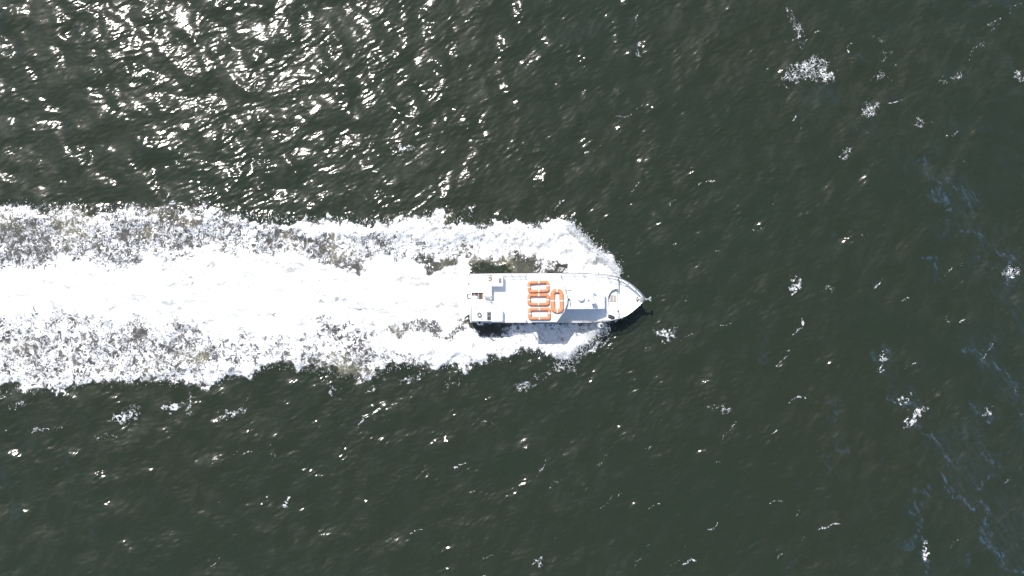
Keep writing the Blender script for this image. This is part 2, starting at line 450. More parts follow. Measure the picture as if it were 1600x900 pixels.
def ridge(pts, width, h0, h1):
    pts = np.array(pts, float); L = len(pts) - 1
    for i in range(L):
        a, b = pts[i], pts[i + 1]; e = b - a
        t = np.clip(((CX - a[0]) * e[0] + (CY - a[1]) * e[1]) / (e @ e), 0, 1)
        d = np.hypot(CX - a[0] - t * e[0], CY - a[1] - t * e[1])
        h = h0 + (h1 - h0) * (i + t) / L
        np.maximum(ridge_c, h * np.exp(-(d / width) ** 2), out=ridge_c)


ridge([(965, 430), (935, 405), (890, 372), (840, 364), (760, 365), (650, 360), (500, 362), (330, 345), (0, 345)], 15, 0.85, 0.25)
ridge([(948, 508), (920, 522), (885, 542), (840, 535), (740, 555), (600, 550), (400, 565), (200, 585), (0, 590)], 14, 0.75, 0.25)
ridge([(720, 466), (600, 462), (400, 458), (0, 450)], 34, 0.30, 0.15)
Z = Z * (1 - 0.55 * w01) + resample(ridge_c, sx, sy)
churn = band(0.5, 3.0, slope=-1.7)
churn /= slope_rms(churn)
Z += churn * 0.19 * w01 * np.clip(1.0 - 0.72 * WSH, 0, 1)
Z += (band(0.5, 2.2, math.radians(90), 3.0, slope=-1.8) * 0.022 * WSH)
# calm trough against the hull
ex_ = np.minimum(XF - XF[0], XF[-1] - XF)[None, :]; ey_ = np.minimum(YF - YF[0], YF[-1] - YF)[:, None]
edge = smooth01(np.minimum(ex_, ey_) / 3.0)
Z *= edge

# ---- one sheet: fine in the middle, growing cells out to the horizon
grow = D * 1.3 ** np.arange(1, 40)
ext = np.cumsum(grow); ext = ext[ext < 9000]
XS = np.concatenate([XF[0] - ext[::-1], XF, XF[-1] + ext])
YS = np.concatenate([YF[0] - ext[::-1], YF, YF[-1] + ext])
E = len(ext)


def pad(a):
    return np.pad(a, E)


MX, MY = np.meshgrid(XS, YS)
MZ = pad(Z); MC = pad(COV); MW = pad(WSH); MF = pad(FILM); MA = pad(AER)
nyy, nxx = MX.shape
idx = np.arange(nyy * nxx).reshape(nyy, nxx)
quads = np.stack([idx[:-1, :-1], idx[:-1, 1:], idx[1:, 1:], idx[1:, :-1]], -1).reshape(-1, 4)
wk = pad(WAKE)
inw = (wk > 0.16).ravel()
qw = inw[quads].sum(1) >= 2
SEA = sea_material()


def sheet(name, sel):
    q = quads[sel]
    used, inv = np.unique(q, return_inverse=True)
    me = bpy.data.meshes.new(name)
    me.vertices.add(len(used))
    co = np.stack([MX.ravel()[used], MY.ravel()[used], MZ.ravel()[used]], -1).astype(np.float32)
    me.vertices.foreach_set('co', co.ravel())
    me.loops.add(q.size)
    me.loops.foreach_set('vertex_index', inv.astype(np.int32).ravel())
    me.polygons.add(len(q))
    me.polygons.foreach_set('loop_start', np.arange(0, q.size, 4, dtype=np.int32))
    me.polygons.foreach_set('use_smooth', np.ones(len(q), bool))
    me.update(calc_edges=True)
    for nm, arr in (('foam', MC), ('wash', MW), ('film', MF), ('aerated', MA)):
        at = me.attributes.new(nm, 'FLOAT', 'POINT')
        at.data.foreach_set('value', arr.ravel()[used].astype(np.float32))
    me.materials.append(SEA)
    o = bpy.data.objects.new(name, me)
    COL.objects.link(o)
    return o


tag(sheet('sea_water', ~qw), 'dark green choppy sea with sun glints and small whitecaps', 'sea', kind='structure')
tag(sheet('wake_foam', qw), 'broad white churned foam wake trailing behind the white boat', 'wake', kind='stuff')


def sea_z(x, y):
    i = int(round(x / D + NX / 2 - .5)); j = int(round(y / D + NY / 2 - .5))
    return float(Z[min(max(j, 0), NY - 1), min(max(i, 0), NX - 1)])


# ------------------------------------------------------------------ flying spray
def spray():
    g = np.random.default_rng(3)
    pts = []
    def along(poly, n, spread, hz, dirn):
        p = np.array(poly, float)
        seg = np.hypot(*(p[1:] - p[:-1]).T); cs = np.concatenate([[0], np.cumsum(seg)])
        t = g.uniform(0, cs[-1], n)
        x = np.interp(t, cs, p[:, 0]); y = np.interp(t, cs, p[:, 1])
        o = g.exponential(spread, n) - spread * 1.3
        x = x + o * dirn[0] + g.normal(0, 3.5, n); y = y + o * dirn[1] + g.normal(0, 2.5, n)
        z = np.abs(g.normal(0, hz, n))
        pts.append(np.stack([(x - 800) / PXM, (450 - y) / PXM, z, g.uniform(0.008, 0.03, n)], -1))
    along([(962, 424), (944, 404), (930, 392), (906, 372), (884, 348)], 4200, 3, .5, (0.45, -0.9))
    along([(884, 348), (820, 352), (740, 352), (680, 340), (600, 348), (500, 345), (350, 335), (200, 326), (0, 320)], 900, 2, .25, (0.2, -1))
    along([(945, 510), (915, 530), (890, 554), (868, 553)], 2600, 5, .5, (0.4, 0.9))
    along([(868, 553), (800, 550), (720, 576), (640, 570), (560, 590), (430, 572), (330, 600), (200, 592), (0, 612)], 700, 2, .25, (0.1, 1))
    along([(560, 380), (700, 372), (850, 370)], 2500, 14, .35, (0, 1))
    q = np.concatenate(pts)
    ix = np.clip((q[:, 0] / D + NX / 2).astype(int), 0, NX - 1); iy = np.clip((q[:, 1] / D + NY / 2).astype(int), 0, NY - 1)
    q[:, 2] += Z[iy, ix] + 0.01
    octa = np.array([(1, 0, 0), (0, 1, 0), (-1, 0, 0), (0, -1, 0), (0, 0, 1), (0, 0, -1)], float)
    fc = np.array([(0, 1, 4), (1, 2, 4), (2, 3, 4), (3, 0, 4), (1, 0, 5), (2, 1, 5), (3, 2, 5), (0, 3, 5)])
    n = len(q)
    sc = g.uniform(0.6, 1.5, (n, 1, 3)); lean = g.uniform(0, 2.2, (n, 1, 1)) * octa[None, :, 1:2] * q[:, 3][:, None, None] * np.array([0.75, 1.2, 0.5])[None, None, :]
    v = (octa[None] * q[:, 3][:, None, None] * sc + lean + q[:, None, :3]).reshape(-1, 3)
    f = (fc[None] + np.arange(n)[:, None, None] * 6).reshape(-1, 3)
    me = bpy.data.meshes.new('spray')
    me.vertices.add(len(v)); me.vertices.foreach_set('co', v.astype(np.float32).ravel())
    me.loops.add(f.size); me.loops.foreach_set('vertex_index', f.astype(np.int32).ravel())
    me.polygons.add(len(f)); me.polygons.foreach_set('loop_start', np.arange(0, f.size, 3, dtype=np.int32))
    me.polygons.foreach_set('use_smooth', np.ones(len(f), bool))
    me.update(calc_edges=True)
    me.materials.append(paint('spray_droplets', (0.82, 0.83, 0.83), 0.5, 0.03))
    o = bpy.data.objects.new('spray', me)
    COL.objects.link(o)
    tag(o, 'fine white spray flying off the edges of the bow waves', 'spray', kind='stuff')


spray()

# ------------------------------------------------------------------ boat
M = dict(
    gel=paint('white_gelcoat', (0.80, 0.80, 0.78), 0.35, 0.06, 0.8, stain=(0.52, 0.50, 0.45), stain_amt=0.22),
    deck=paint('pale_nonskid_deck', (0.76, 0.78, 0.80), 0.65, 0.05, 1.2, bump=0.3, bscale=60, stain=(0.46, 0.45, 0.42), stain_amt=0.25),
    roof=paint('white_roof_paint', (0.80, 0.80, 0.79), 0.5, 0.06, 1.0, bump=0.15, bscale=30, stain=(0.55, 0.53, 0.48), stain_amt=0.25),
    steel=paint('brushed_steel', (0.55, 0.56, 0.57), 0.3, 0.1, 4, metal=1.0),
    rubber=paint('black_rubber', (0.03, 0.03, 0.032), 0.7, 0.3, 6),
    dark=paint('dark_grey_plastic', (0.045, 0.045, 0.047), 0.55, 0.3, 8),
    glass=paint('tinted_glass', (0.02, 0.025, 0.03), 0.08, 0.2, 3),
    orange=paint('faded_orange_cover', (0.66, 0.235, 0.095), 0.65, 0.22, 3.0, bump=0.5, bscale=14, stain=(0.72, 0.34, 0.16), stain_amt=0.45),
    band=paint('white_webbing', (0.78, 0.77, 0.74), 0.7, 0.1, 6),
    rope=paint('white_rope', (0.68, 0.67, 0.66), 0.85, 0.2, 12),
    brope=paint('brown_orange_rope', (0.27, 0.16, 0.07), 0.85, 0.4, 14),
    grope=paint('grey_rope', (0.12, 0.12, 0.12), 0.85, 0.4, 14),
    wood=paint('weathered_brown_wood', (0.20, 0.125, 0.085), 0.7, 0.4, 7, bump=0.4, bscale=30),
    fender=paint('white_vinyl', (0.74, 0.74, 0.72), 0.45, 0.1, 5, stain=(0.35, 0.34, 0.32), stain_amt=0.5),
    galv=paint('galvanised_metal', (0.42, 0.43, 0.41), 0.5, 0.2, 6, metal=0.5),
    anti=paint('dark_red_bottom_paint', (0.12, 0.03, 0.025), 0.6, 0.2, 3),
)


class MB:
    def __init__(s):
        s.v, s.f, s.sm = [], [], []
    def add(s, v, f, smooth=False):
        o = len(s.v)
        s.v += [tuple(q) for q in v]
        s.f += [tuple(i + o for i in q) for q in f]
        s.sm += [smooth] * len(f)
        return s
    def box(s, a, b):
        x0, y0, z0 = (min(a[i], b[i]) for i in range(3)); x1, y1, z1 = (max(a[i], b[i]) for i in range(3))
        return s.add([(x0, y0, z0), (x1, y0, z0), (x1, y1, z0), (x0, y1, z0), (x0, y0, z1), (x1, y0, z1), (x1, y1, z1), (x0, y1, z1)],
                     [(3, 2, 1, 0), (4, 5, 6, 7), (0, 1, 5, 4), (1, 2, 6, 5), (2, 3, 7, 6), (3, 0, 4, 7)])
    def hexa(s, lo, hi):
        return s.add(lo + hi, [(3, 2, 1, 0), (4, 5, 6, 7), (0, 1, 5, 4), (1, 2, 6, 5), (2, 3, 7, 6), (3, 0, 4, 7)])
    def tube(s, pts, r, n=8, closed=False):
        pts = [Vector(p) for p in pts]; L = len(pts); vs = []
        prev = None
        for i, p in enumerate(pts):
            if closed: d = pts[(i + 1) % L] - pts[i - 1]
            else: d = pts[min(i + 1, L - 1)] - pts[max(i - 1, 0)]
            d.normalize()
            up = Vector((0, 0, 1)) if abs(d.z) < 0.95 else Vector((1, 0, 0))
            if prev is not None and prev.cross(d).length > 0.1: up = prev
            a = d.cross(up).normalized(); b = a.cross(d).normalized(); prev = b
            rr = r[i] if isinstance(r, (list, tuple)) else r
            vs += [p + a * math.cos(2 * math.pi * k / n) * rr + b * math.sin(2 * math.pi * k / n) * rr for k in range(n)]
        fs = []
        for i in range(L if closed else L - 1):
            j = (i + 1) % L
            fs += [(i * n + k, i * n + (k + 1) % n, j * n + (k + 1) % n, j * n + k) for k in range(n)]
        if not closed:
            fs += [tuple(range(n - 1, -1, -1)), tuple((L - 1) * n + k for k in range(n))]
        return s.add(vs, fs, True)
    def lathe(s, c, prof, n=20):
        vs, fs = [], []
        for r, z in prof:
            vs += [(c[0] + r * math.cos(2 * math.pi * k / n), c[1] + r * math.sin(2 * math.pi * k / n), c[2] + z) for k in range(n)]
        for i in range(len(prof) - 1):
            fs += [(i * n + k, i * n + (k + 1) % n, (i + 1) * n + (k + 1) % n, (i + 1) * n + k) for k in range(n)]
        fs += [tuple(range(n - 1, -1, -1)), tuple((len(prof) - 1) * n + k for k in range(n))]
        return s.add(vs, fs, True)
    def build(s, name, mat, parent=None, bevel=0.0, org=None):
        me = bpy.data.meshes.new(name)
        o = bpy.data.objects.new(name, me)
        COL.objects.link(o)
        off = Vector(org) if org is not None else Vector((0, 0, 0))
        if parent is not None:
            r = parent
            while r.parent: r = r.parent
            off = Vector(r.location); o.parent = parent
        elif org is not None:
            o.location = off
        me.from_pydata([tuple(Vector(v) - off) for v in s.v], [], s.f)
        me.polygons.foreach_set('use_smooth', s.sm)
        bm = bmesh.new(); bm.from_mesh(me)
        bmesh.ops.recalc_face_normals(bm, faces=bm.faces[:])
        bm.to_mesh(me); bm.free()
        me.materials.append(M[mat])
        if bevel:
            md = o.modifiers.new('bevel', 'BEVEL'); md.width = bevel; md.segments = 2; md.limit_method = 'ANGLE'
        return o


def slab(name, outer, z0, z1, mat, parent, holes=(), bevel=0.02):
    """plate with vertical sides and optional holes; outlines are xy lists"""
    bm = bmesh.new(); edges = []
    for loop in [outer] + list(holes):
        vs = [bm.verts.new((p[0], p[1], z1)) for p in loop]
        edges += [bm.edges.new((vs[i], vs[(i + 1) % len(vs)])) for i in range(len(vs))]
    r = bmesh.ops.triangle_fill(bm, use_beauty=True, use_dissolve=True, edges=edges)
    faces = [g for g in r['geom'] if isinstance(g, bmesh.types.BMFace)]
    for f in faces:
        f.normal_update()
        if f.normal.z > 0: f.normal_flip()
    ex = bmesh.ops.extrude_face_region(bm, geom=bm.faces[:])
    vs = [g for g in ex['geom'] if isinstance(g, bmesh.types.BMVert)]
    for v in vs: v.co.z = z0
    bmesh.ops.recalc_face_normals(bm, faces=bm.faces[:])
    me = bpy.data.meshes.new(name)
    rt = parent
    while rt.parent: rt = rt.parent
    bmesh.ops.translate(bm, verts=bm.verts[:], vec=-Vector(rt.location))
    bm.to_mesh(me); bm.free()
    me.materials.append(M[mat])
    o = bpy.data.objects.new(name, me); COL.objects.link(o); o.parent = parent
    if bevel:
        md = o.modifiers.new('bevel', 'BEVEL'); md.width = bevel; md.segments = 2; md.limit_method = 'ANGLE'
    return o


def pbox(x0, y0, x1, y1, z0, z1):
    """box whose top outline is surveyed at its own height"""
    a, b = P(x0, y0, z1), P(x1, y1, z1)
    return MB().box((a.x, a.y, z0), (b.x, b.y, z1))


boat = bpy.data.objects.new('motor_boat', None)
boat.location = P(870, 466, 0)
COL.objects.link(boat)
tag(boat, 'white motor boat speeding across the sea with orange floats on its roof', 'boat')

DECK = 2.2
SHX = np.array([735, 790, 870, 920, 950, 965, 975, 987, 997, 1002, 1005.5])
SHB = np.array([37.5, 38.2, 38.4, 37.8, 35.6, 33.0, 28.8, 20.0, 10.6, 5.0, 0.6])


def sheer_z(x): return 2.29 + 0.22 * max(0, (x - 930) / 75) ** 1.5


def outline(inset, n=44, x0=735.0, x1=1005.5):
    """half outline of the gunwale, stern to stem, in metres"""
    out = []
    for i in range(n + 1):
        u = i / n
        x = x0 + (x1 - x0) * (1 - (1 - u) ** 1.6)
        z = sheer_z(x)
        s = (CAM_H - z) / CAM_H / PXM
        hb = float(np.interp(x, SHX, SHB))
        out.append((P(x, 0, z).x, hb * s, z))
    xs = np.array([o[0] for o in out]); hs = np.array([o[1] for o in out])
    k = np.array([0.25, 0.5, 0.25])
    hs[1:-1] = np.convolve(hs, k, 'same')[1:-1]
    if inset:
        g = np.gradient(hs, xs); nrm = np.sqrt(1 + g * g)
        hs2 = hs - inset * nrm
        keep = hs2 > 0.02
        xs, hs2 = xs[keep], hs2[keep]
        zs = [o[2] for o, kk in zip(out, keep) if kk]
        return list(zip(xs, hs2, zs))
    return list(zip(xs, hs, [o[2] for o in out]))


YC = (450 - 466) / PXM * (CAM_H - 2.4) / CAM_H     # centreline


def hull():
    top = outline(0)
    xb = top[-1][0]; xs0 = top[0][0]
    levels = [1.0, 0.93, 0.75, 0.5, 0.25, 0.08, 0.0]
    m = MB(); rows = []
    for f in levels:
        row = []
        for (x, h, z) in top:
            u = (x - xs0) / (xb - xs0)
            rake = 2.1 * max(0, (u - 0.55) / 0.45) ** 1.7 * (1 - f) ** 1.15
            hh = h * (1 - 0.12 * (1 - f) - 0.42 * max(0, (u - 0.5) / 0.5) * (1 - f))
            if f < 0.08: hh *= 0.55
            zz = -0.75 + (z + 0.75) * f
            row.append((x - rake, hh, zz))
        rows.append(row)
    n = len(top)
    for sgn in (1, -1):
        vs = [(x, YC + sgn * h, z) for row in rows for (x, h, z) in row]
        fs = []
        for r in range(len(rows) - 1):
            for i in range(n - 1):
                fs.append((r * n + i, r * n + i + 1, (r + 1) * n + i + 1, (r + 1) * n + i))
        m.add(vs, fs, True)
    # transom, bottom
    vs = [(row[0][0], YC + s * row[0][1], row[0][2]) for row in rows for s in (1, -1)]
    m.add(vs, [(2 * r, 2 * r + 1, 2 * r + 3, 2 * r + 2) for r in range(len(rows) - 1)])
    b = rows[-1]
    m.add([(x, YC + h, z) for x, h, z in b] + [(x, YC - h, z) for x, h, z in b], [(i, i + 1, n + i + 1, n + i) for i in range(n - 1)])
    h = m.build('hull', 'gel', boat)
    # bulwark cap: flat rail 0.2 m wide with an inner face down to the deck
    inn = outline(0.20); k = len(inn)
    c = MB()
    for sgn in (1, -1):
        vs = [(x, YC + sgn * (hh + .015), z + .03) for x, hh, z in top[:k]] + [(x, YC + sgn * hh, z + .03) for x, hh, z in inn] + [(x, YC + sgn * hh, DECK - 0.1) for x, hh, z in inn]
        c.add(vs, [(i, i + 1, k + i + 1, k + i) for i in range(k - 1)] + [(k + i, k + i + 1, 2 * k + i + 1, 2 * k + i) for i in range(k - 1)])
    tip = [(x, YC + s * (hh + .015), z + .03) for s in (1, -1) for x, hh, z in top[k - 1:]]
    q = len(top) - k + 1
    c.add(tip + [(inn[-1][0], YC, inn[-1][2] + .03)], [(i, i + 1, q + i + 1, q + i) for i in range(q - 1)])
    c.build('bulwark', 'gel', boat)
    for sgn in (1, -1):
        MB().tube([(x, YC + sgn * (hh + 0.02), z - 0.10) for x, hh, z in top], 0.06, 6).build('rub_rail', 'rubber', h)
    return top


TOP = hull()
INN = outline(0.19)


def side(x0, x1, sgn, src=INN):
    return [(x, YC + sgn * h) for x, h, z in src if x0 <= x <= x1]


xd0 = TOP[0][0] + 0.05
xw = P(966, 466, DECK).x
well = [P(a, b, DECK) for a, b in ((965.6, 451.5), (960, 451.8), (955.5, 454), (952, 458.5), (950, 464), (949.6, 470), (950.6, 477), (953, 482.5), (957, 486), (965.6, 486.5))]
deck_out = side(xd0, 99, 1) + side(xd0, 99, -1)[::-1]
slab('deck', deck_out, DECK - 0.12, DECK, 'deck', boat, holes=[[(p.x, p.y) for p in well]], bevel=0)
wf = MB()
a, b = P(948, 450, 1.76), P(967, 488, 1.76)
wf.box((a.x, a.y, 1.66), (b.x, b.y, 1.76)); wf.build('well_floor', 'deck', boat)
ww = MB()
nw = len(well)
ww.add([(p.x, p.y, DECK - .01) for p in well] + [(p.x, p.y, 1.7) for p in well], [(i, (i + 1) % nw, nw + (i + 1) % nw, nw + i) for i in range(nw)])
ww.build('well_coaming', 'gel', boat)
MB().tube([(p.x, p.y, DECK + .015) for p in well], 0.028, 6).build('well_trim', 'galv', boat)
# wooden steps in the well
for i in range(5):
    x = 952.6 + i * 2.2
    pbox(x, 462.2, x + 1.1, 471.6, 1.79, 1.83).build('slat', 'wood', boat, 0.01)
pbox(951.6, 461.6, 963, 462.2, 1.765, 1.80).build('slat_bearer', 'wood', boat, 0.01)
pbox(951.6, 471.6, 963, 472.2, 1.765, 1.80).build('slat_bearer', 'wood', boat, 0.01)
# athwartship handrails either side of the well
for y0, y1 in ((436.5, 455.5), (485.5, 498.5)):
    r = MB()
    a, b = P(967, y0, 2.75), P(967, y1, 2.75)
    r.tube([(a.x, a.y, 2.2), (a.x, a.y, 2.7), (a.x, a.y - .05, 2.75), (b.x, b.y + .05, 2.75), (b.x, b.y, 2.7), (b.x, b.y, 2.2)], 0.038, 8)
    r.build('handrail', 'dark', boat)
# ---- aft raised deck with stair well
AZ = 3.22
aft_z = AZ


def poly(pts, z): return [(P(a, b, z).x, P(a, b, z).y) for a, b in pts]


slab('aft_deck', poly([(735.6, 428.6), (768, 428.6), (768, 502.6), (735.6, 502.6)], AZ), AZ - 0.12, AZ, 'roof', boat,
     holes=[poly([(737.5, 457.3), (755.5, 457.3), (755.5, 468), (746, 468), (746, 462.3), (737.5, 462.3)], AZ)])
pbox(767, 429, 768 - .1, 502, DECK, AZ - .12).build('aft_bulkhead', 'gel', boat)
pbox(735.8, 429, 737, 502, DECK, AZ - .12).build('stern_bulkhead', 'gel', boat)
for y0, y1 in ((428.8, 430), (501.2, 502.4)):
    pbox(737, y0, 767, y1, DECK, AZ - .12).build('aft_side_wall', 'gel', boat)
for i in range(8):
    x = 737.9 + i * 2.25
    y1 = 468 if i > 3 else 462.2
    pbox(x, 457.6, x + 1.5, y1, AZ - .26, AZ - .16 - 0.03 * (i % 3)).build('grating_slat', 'wood' if i % 3 != 1 else 'galv', boat, 0.008)
pbox(736, 456, 757, 469, DECK + .02, DECK + .3).build('stair_base', 'dark', boat)
pbox(768.2, 428.8, 786, 447.4, DECK, AZ + .02).build('locker', 'roof', boat, 0.03)
lk = pbox(768.2, 482.2, 785.2, 502.4, DECK, AZ + .01).build('locker', 'roof', boat, 0.03)
v = pbox(779.2, 434.6, 783.4, 441.6, AZ + .02, AZ + .10).build('vent', 'dark', boat, 0.01)
for i in range(4):
    pbox(779.6, 435.2 + i * 1.6, 783.0, 436.0 + i * 1.6, AZ + .10, AZ + .115).build('vent_louvre', 'galv', v)
hz = pbox(761.2, 486.8, 767, 500.2, AZ, AZ + .05).build('engine_hatch', 'dark', boat, 0.01)
pbox(762, 488.2, 766.2, 489.2, AZ + .05, AZ + .09).build('hatch_bar', 'galv', hz)
pbox(762, 493.2, 766.2, 494.2, AZ + .05, AZ + .09).build('hatch_bar', 'galv', hz)
# steps down to the main deck
for i in range(4):
    zz = AZ - 0.02 - (i + 1) * 0.2
    a, b = P(768.2 + i * 1.7, 470.5 + i * .1, zz), P(768.2 + (i + 1) * 1.7, 482, zz)
    MB().box((a.x, a.y, DECK), (b.x, b.y, zz)).build('step', 'gel', boat, 0.01)
# slanting ladder rails beside the stair well
for i in range(5):
    a, b = P(756.5 + i * 1.9, 462 + i * .3, AZ + .25), P(760 + i * 1.9, 470.5, AZ + .05)
    MB().tube([a, (a + b) / 2 + Vector((0, 0, .04)), b], 0.035, 6).build('ladder_rung', 'galv', boat)
for ya, yb in ((461.6, 463.2), (470.2, 471.2)):
    MB().tube([P(755.6, ya, AZ + .16), P(768, yb, AZ + .16)], 0.035, 6).build('ladder_rail', 'gel', boat)
# toe rail round the aft deck
MB().tube([P(767, 429.4, AZ + .06), P(736.4, 429.4, AZ + .06), P(736.4, 501.8, AZ + .06), P(767, 501.8, AZ + .06)], 0.035, 6).build('toe_rail', 'steel', boat)
for i in range(3):
    a, b = P(738 + i * 1.4, 472 + i * 3, AZ + .3), P(742 + i * 1.2, 481 + i * 2, AZ + .04)
    MB().tube([a, b], 0.02, 6).build('stern_stay', 'galv', boat)
# boarding ladder on the transom
ld = MB().tube([P(736, 459.5, 2.5), P(731, 459.5, 2.55), P(730.6, 460.5, 2.3), P(730.4, 465.5, 2.3), P(731, 466.3, 2.55), P(736, 466.3, 2.5)], 0.045, 8).build('boarding_ladder', 'dark', boat)
MB().tube([P(731, 461, 1.9), P(731, 465, 1.9)], 0.03, 6).build('rung', 'dark', ld)
for s in (459.9, 465.9):
    MB().tube([P(731, s, 2.3), P(732, s, 1.2)], 0.03, 6).build('ladder_stile', 'dark', ld)

# ---- main cabin under the float roof
RZ = 4.95
cab = pbox(829, 438, 868, 496, DECK, RZ - .1).build('cabin', 'gel', boat, 0.04)
roofo = slab('cabin_roof', poly([(824, 430.5), (876, 430.8), (882.5, 450), (887.5, 466), (886.5, 474), (881.5, 487.5), (870.5, 503), (824, 503)], RZ), RZ - .1, RZ, 'roof', boat, bevel=0.03)
MB().tube([P(876, 431, RZ + .02), P(882.5, 450, RZ + .02), P(887.3, 466, RZ + .02), P(886.3, 474, RZ + .02), P(881.3, 487.5, RZ + .02), P(870.6, 502.6, RZ + .02)], 0.04, 6).build('roof_edge_trim', 'steel', roofo)
for s, yy in ((1, 438), (-1, 496)):
    for i in range(4):
        a = P(832 + i * 9, yy, RZ - .1); b = P(839 + i * 9, yy, RZ - .1)
        MB().box((a.x, a.y - .02, 3.4), (b.x, a.y + .02, 4.3)).build('side_window', 'glass', cab)
for px, py in ((826, 432.5), (826, 501), (873, 432.8), (868, 501)):
    a = P(px, py, RZ - .1)
    MB().tube([(a.x, a.y, DECK), (a.x, a.y, RZ - .1)], 0.045, 8).build('roof_post', 'steel', boat)
# ---- wheelhouse
WZ = 4.55
y0, y1 = P(0, 452.3, WZ).y, P(0, 483, WZ).y
prof = [(P(884.5, 0, WZ).x, DECK), (P(884.5, 0, WZ).x, WZ), (P(926.5, 0, WZ).x, WZ), (P(945, 0, 3.75).x, 3.75), (P(945.4, 0, 3.75).x, DECK)]
wm = MB()
k = len(prof)
y0b, y1b = P(0, 455, WZ).y, y1
wm.add([(x, y0, z) for x, z in prof] + [(x, y1, z) for x, z in prof], [tuple(range(k)), tuple(range(2 * k - 1, k - 1, -1))] + [(i, (i + 1) % k, k + (i + 1) % k, k + i) for i in range(k)])
wh = wm.build('wheelhouse', 'roof', boat, 0.035)
for yy in (y0, y1):
    for xa, xb in ((888, 904), (906, 924)):
        MB().box((P(xa, 0, WZ).x, yy - .015, 3.2), (P(xb, 0, WZ).x, yy + .015, 4.2)).build('side_window', 'glass', wh)
# roof fittings
MB().tube([P(884.6, 482.5, WZ + .05), P(884.6, 453.4, WZ + .05), P(893, 453.4, WZ + .05)], 0.04, 6).build('roof_rail', 'galv', wh)
MB().tube([P(926.6, 456, WZ + .04), P(926.6, 482.4, WZ + .04)], 0.04, 6).build('windscreen_bar', 'galv', wh)
rd = P(907, 465, WZ)
dome = MB().lathe(rd, [(0.10, 0), (0.10, .14), (0.30, .16), (0.34, .24), (0.33, .36), (0.24, .43), (0.0 + .02, .45)], 20).build('radar_dome', 'gel', wh)
gp = P(918, 467, WZ)
MB().lathe(gp, [(0.02, 0), (0.02, .24), (0.11, .26), (0.11, .32), (0.02, .36)], 12).build('gps_antenna', 'gel', wh)
gp = P(927.4, 456.5, WZ - .05)
MB().lathe(gp, [(0.02, 0), (0.02, .34), (0.10, .36), (0.10, .42), (0.02, .46)], 12).build('gps_antenna', 'gel', wh)
lt = P(925.5, 471, WZ)
MB().lathe(lt, [(0.05, 0), (0.05, .45), (0.22, .50), (0.24, .62), (0.20, .72), (0.02, .76)], 16).build('search_light', 'gel', wh)
MB().tube([P(887.5, 466, WZ + .03), P(888.2, 469, WZ + .03), P(889, 465.5, WZ + .04), P(890, 469.4, WZ + .03), P(890.6, 467, WZ + .03), P(891, 472, WZ + .03), P(891.6, 479, WZ + .03)], 0.035, 6).build('aerial_cable', 'grope', wh)
for i, xx in enumerate((914, 916.6, 919.2)):
    a = P(xx, 481.2, WZ)
    MB().tube([a, a + Vector((0, 0, .22)), a + Vector((.10, -.02, .25))], [0.03, 0.03, 0.05], 8).build('horn', 'gel', wh)
an = P(889, 468, WZ)
MB().tube([an, an + Vector((-.15, .05, 1.3))], 0.012, 6).build('whip_antenna', 'gel', wh)

# ---- guard rails
def rail_run(px0, px1, sgn, posts, ztop, base=DECK):
    def pt(x, z):
        s = (CAM_H - 2.5) / CAM_H / PXM
        xm = P(x, 0, 2.5).x
        h = float(np.interp(xm, [q[0] for q in TOP], [q[1] for q in TOP])) - 0.10
        return Vector((xm, YC + sgn * max(h, 0.0), z))
    n = max(6, int((px1 - px0) / 5))
    zz = lambda x: sheer_z(x) - 2.29
    for lev in (1.0, 0.68, 0.34):
        MB().tube([pt(px0 + (px1 - px0) * i / n, 2.4 + (ztop - 2.4) * lev + zz(px0 + (px1 - px0) * i / n)) for i in range(n + 1)], 0.032 if lev == 1 else 0.018, 6).build('guard_rail', 'steel', boat)
    for x in posts:
        a = pt(x, sheer_z(x)); MB().tube([a, pt(x, ztop + zz(x))], 0.032, 6).build('stanchion', 'steel', boat)


rail_run(876, 1004, 1, (876, 897, 912, 931, 950, 966, 981, 993, 1003.5), 3.25)
rail_run(872, 1004, -1, (872, 893, 911, 926, 941, 958, 976, 990), 3.1)
rail_run(787, 823, 1, (787, 799, 811, 823), 3.05)
rail_run(787, 823, -1, (787, 805, 823), 2.75)
# ---- bow roller with anchor, windlass, cleats
br = MB()
a = P(1000, 468, 2.72); b = P(1012, 468, 2.72)
br.hexa([(a.x, a.y - .16, 2.64), (b.x, b.y - .09, 2.62), (b.x, b.y + .09, 2.62), (a.x, a.y + .16, 2.64)],
        [(a.x, a.y - .16, 2.74), (b.x, b.y - .09, 2.72), (b.x, b.y + .09, 2.72), (a.x, a.y + .16, 2.74)])
bo = br.build('bowsprit', 'galv', boat, 0.02)
an = MB().tube([P(1004, 468, 2.80), P(1010, 467.8, 2.80), P(1014, 467.2, 2.74), P(1017, 466.6, 2.6)], [.05, .06, .08, .10], 8)
an.tube([P(1014.5, 466, 2.76), P(1016.6, 464.8, 2.66), P(1017.8, 464.6, 2.5)], [.06, .10, .03], 8)
an.tube([P(1014.5, 468, 2.76), P(1016.6, 470, 2.66), P(1017.4, 471, 2.5)], [.06, .09, .03], 8)
an.build('anchor', 'galv', bo)
wl = P(995, 467.6, DECK)
w = MB().lathe(wl, [(.12, 0), (.12, .12), (.07, .16), (.07, .24), (.12, .28), (.10, .32)], 14).build('windlass', 'galv', boat)
MB().tube([wl + Vector((0, -.22, .14)), wl + Vector((0, .25, .14))], .06, 8).build('gypsy', 'dark', w)
MB().tube([wl + Vector((.1, 0, .12)), wl + Vector((.4, .03, .14)), wl + Vector((.75, 0, .5))], .025, 6).build('chain', 'dark', w)
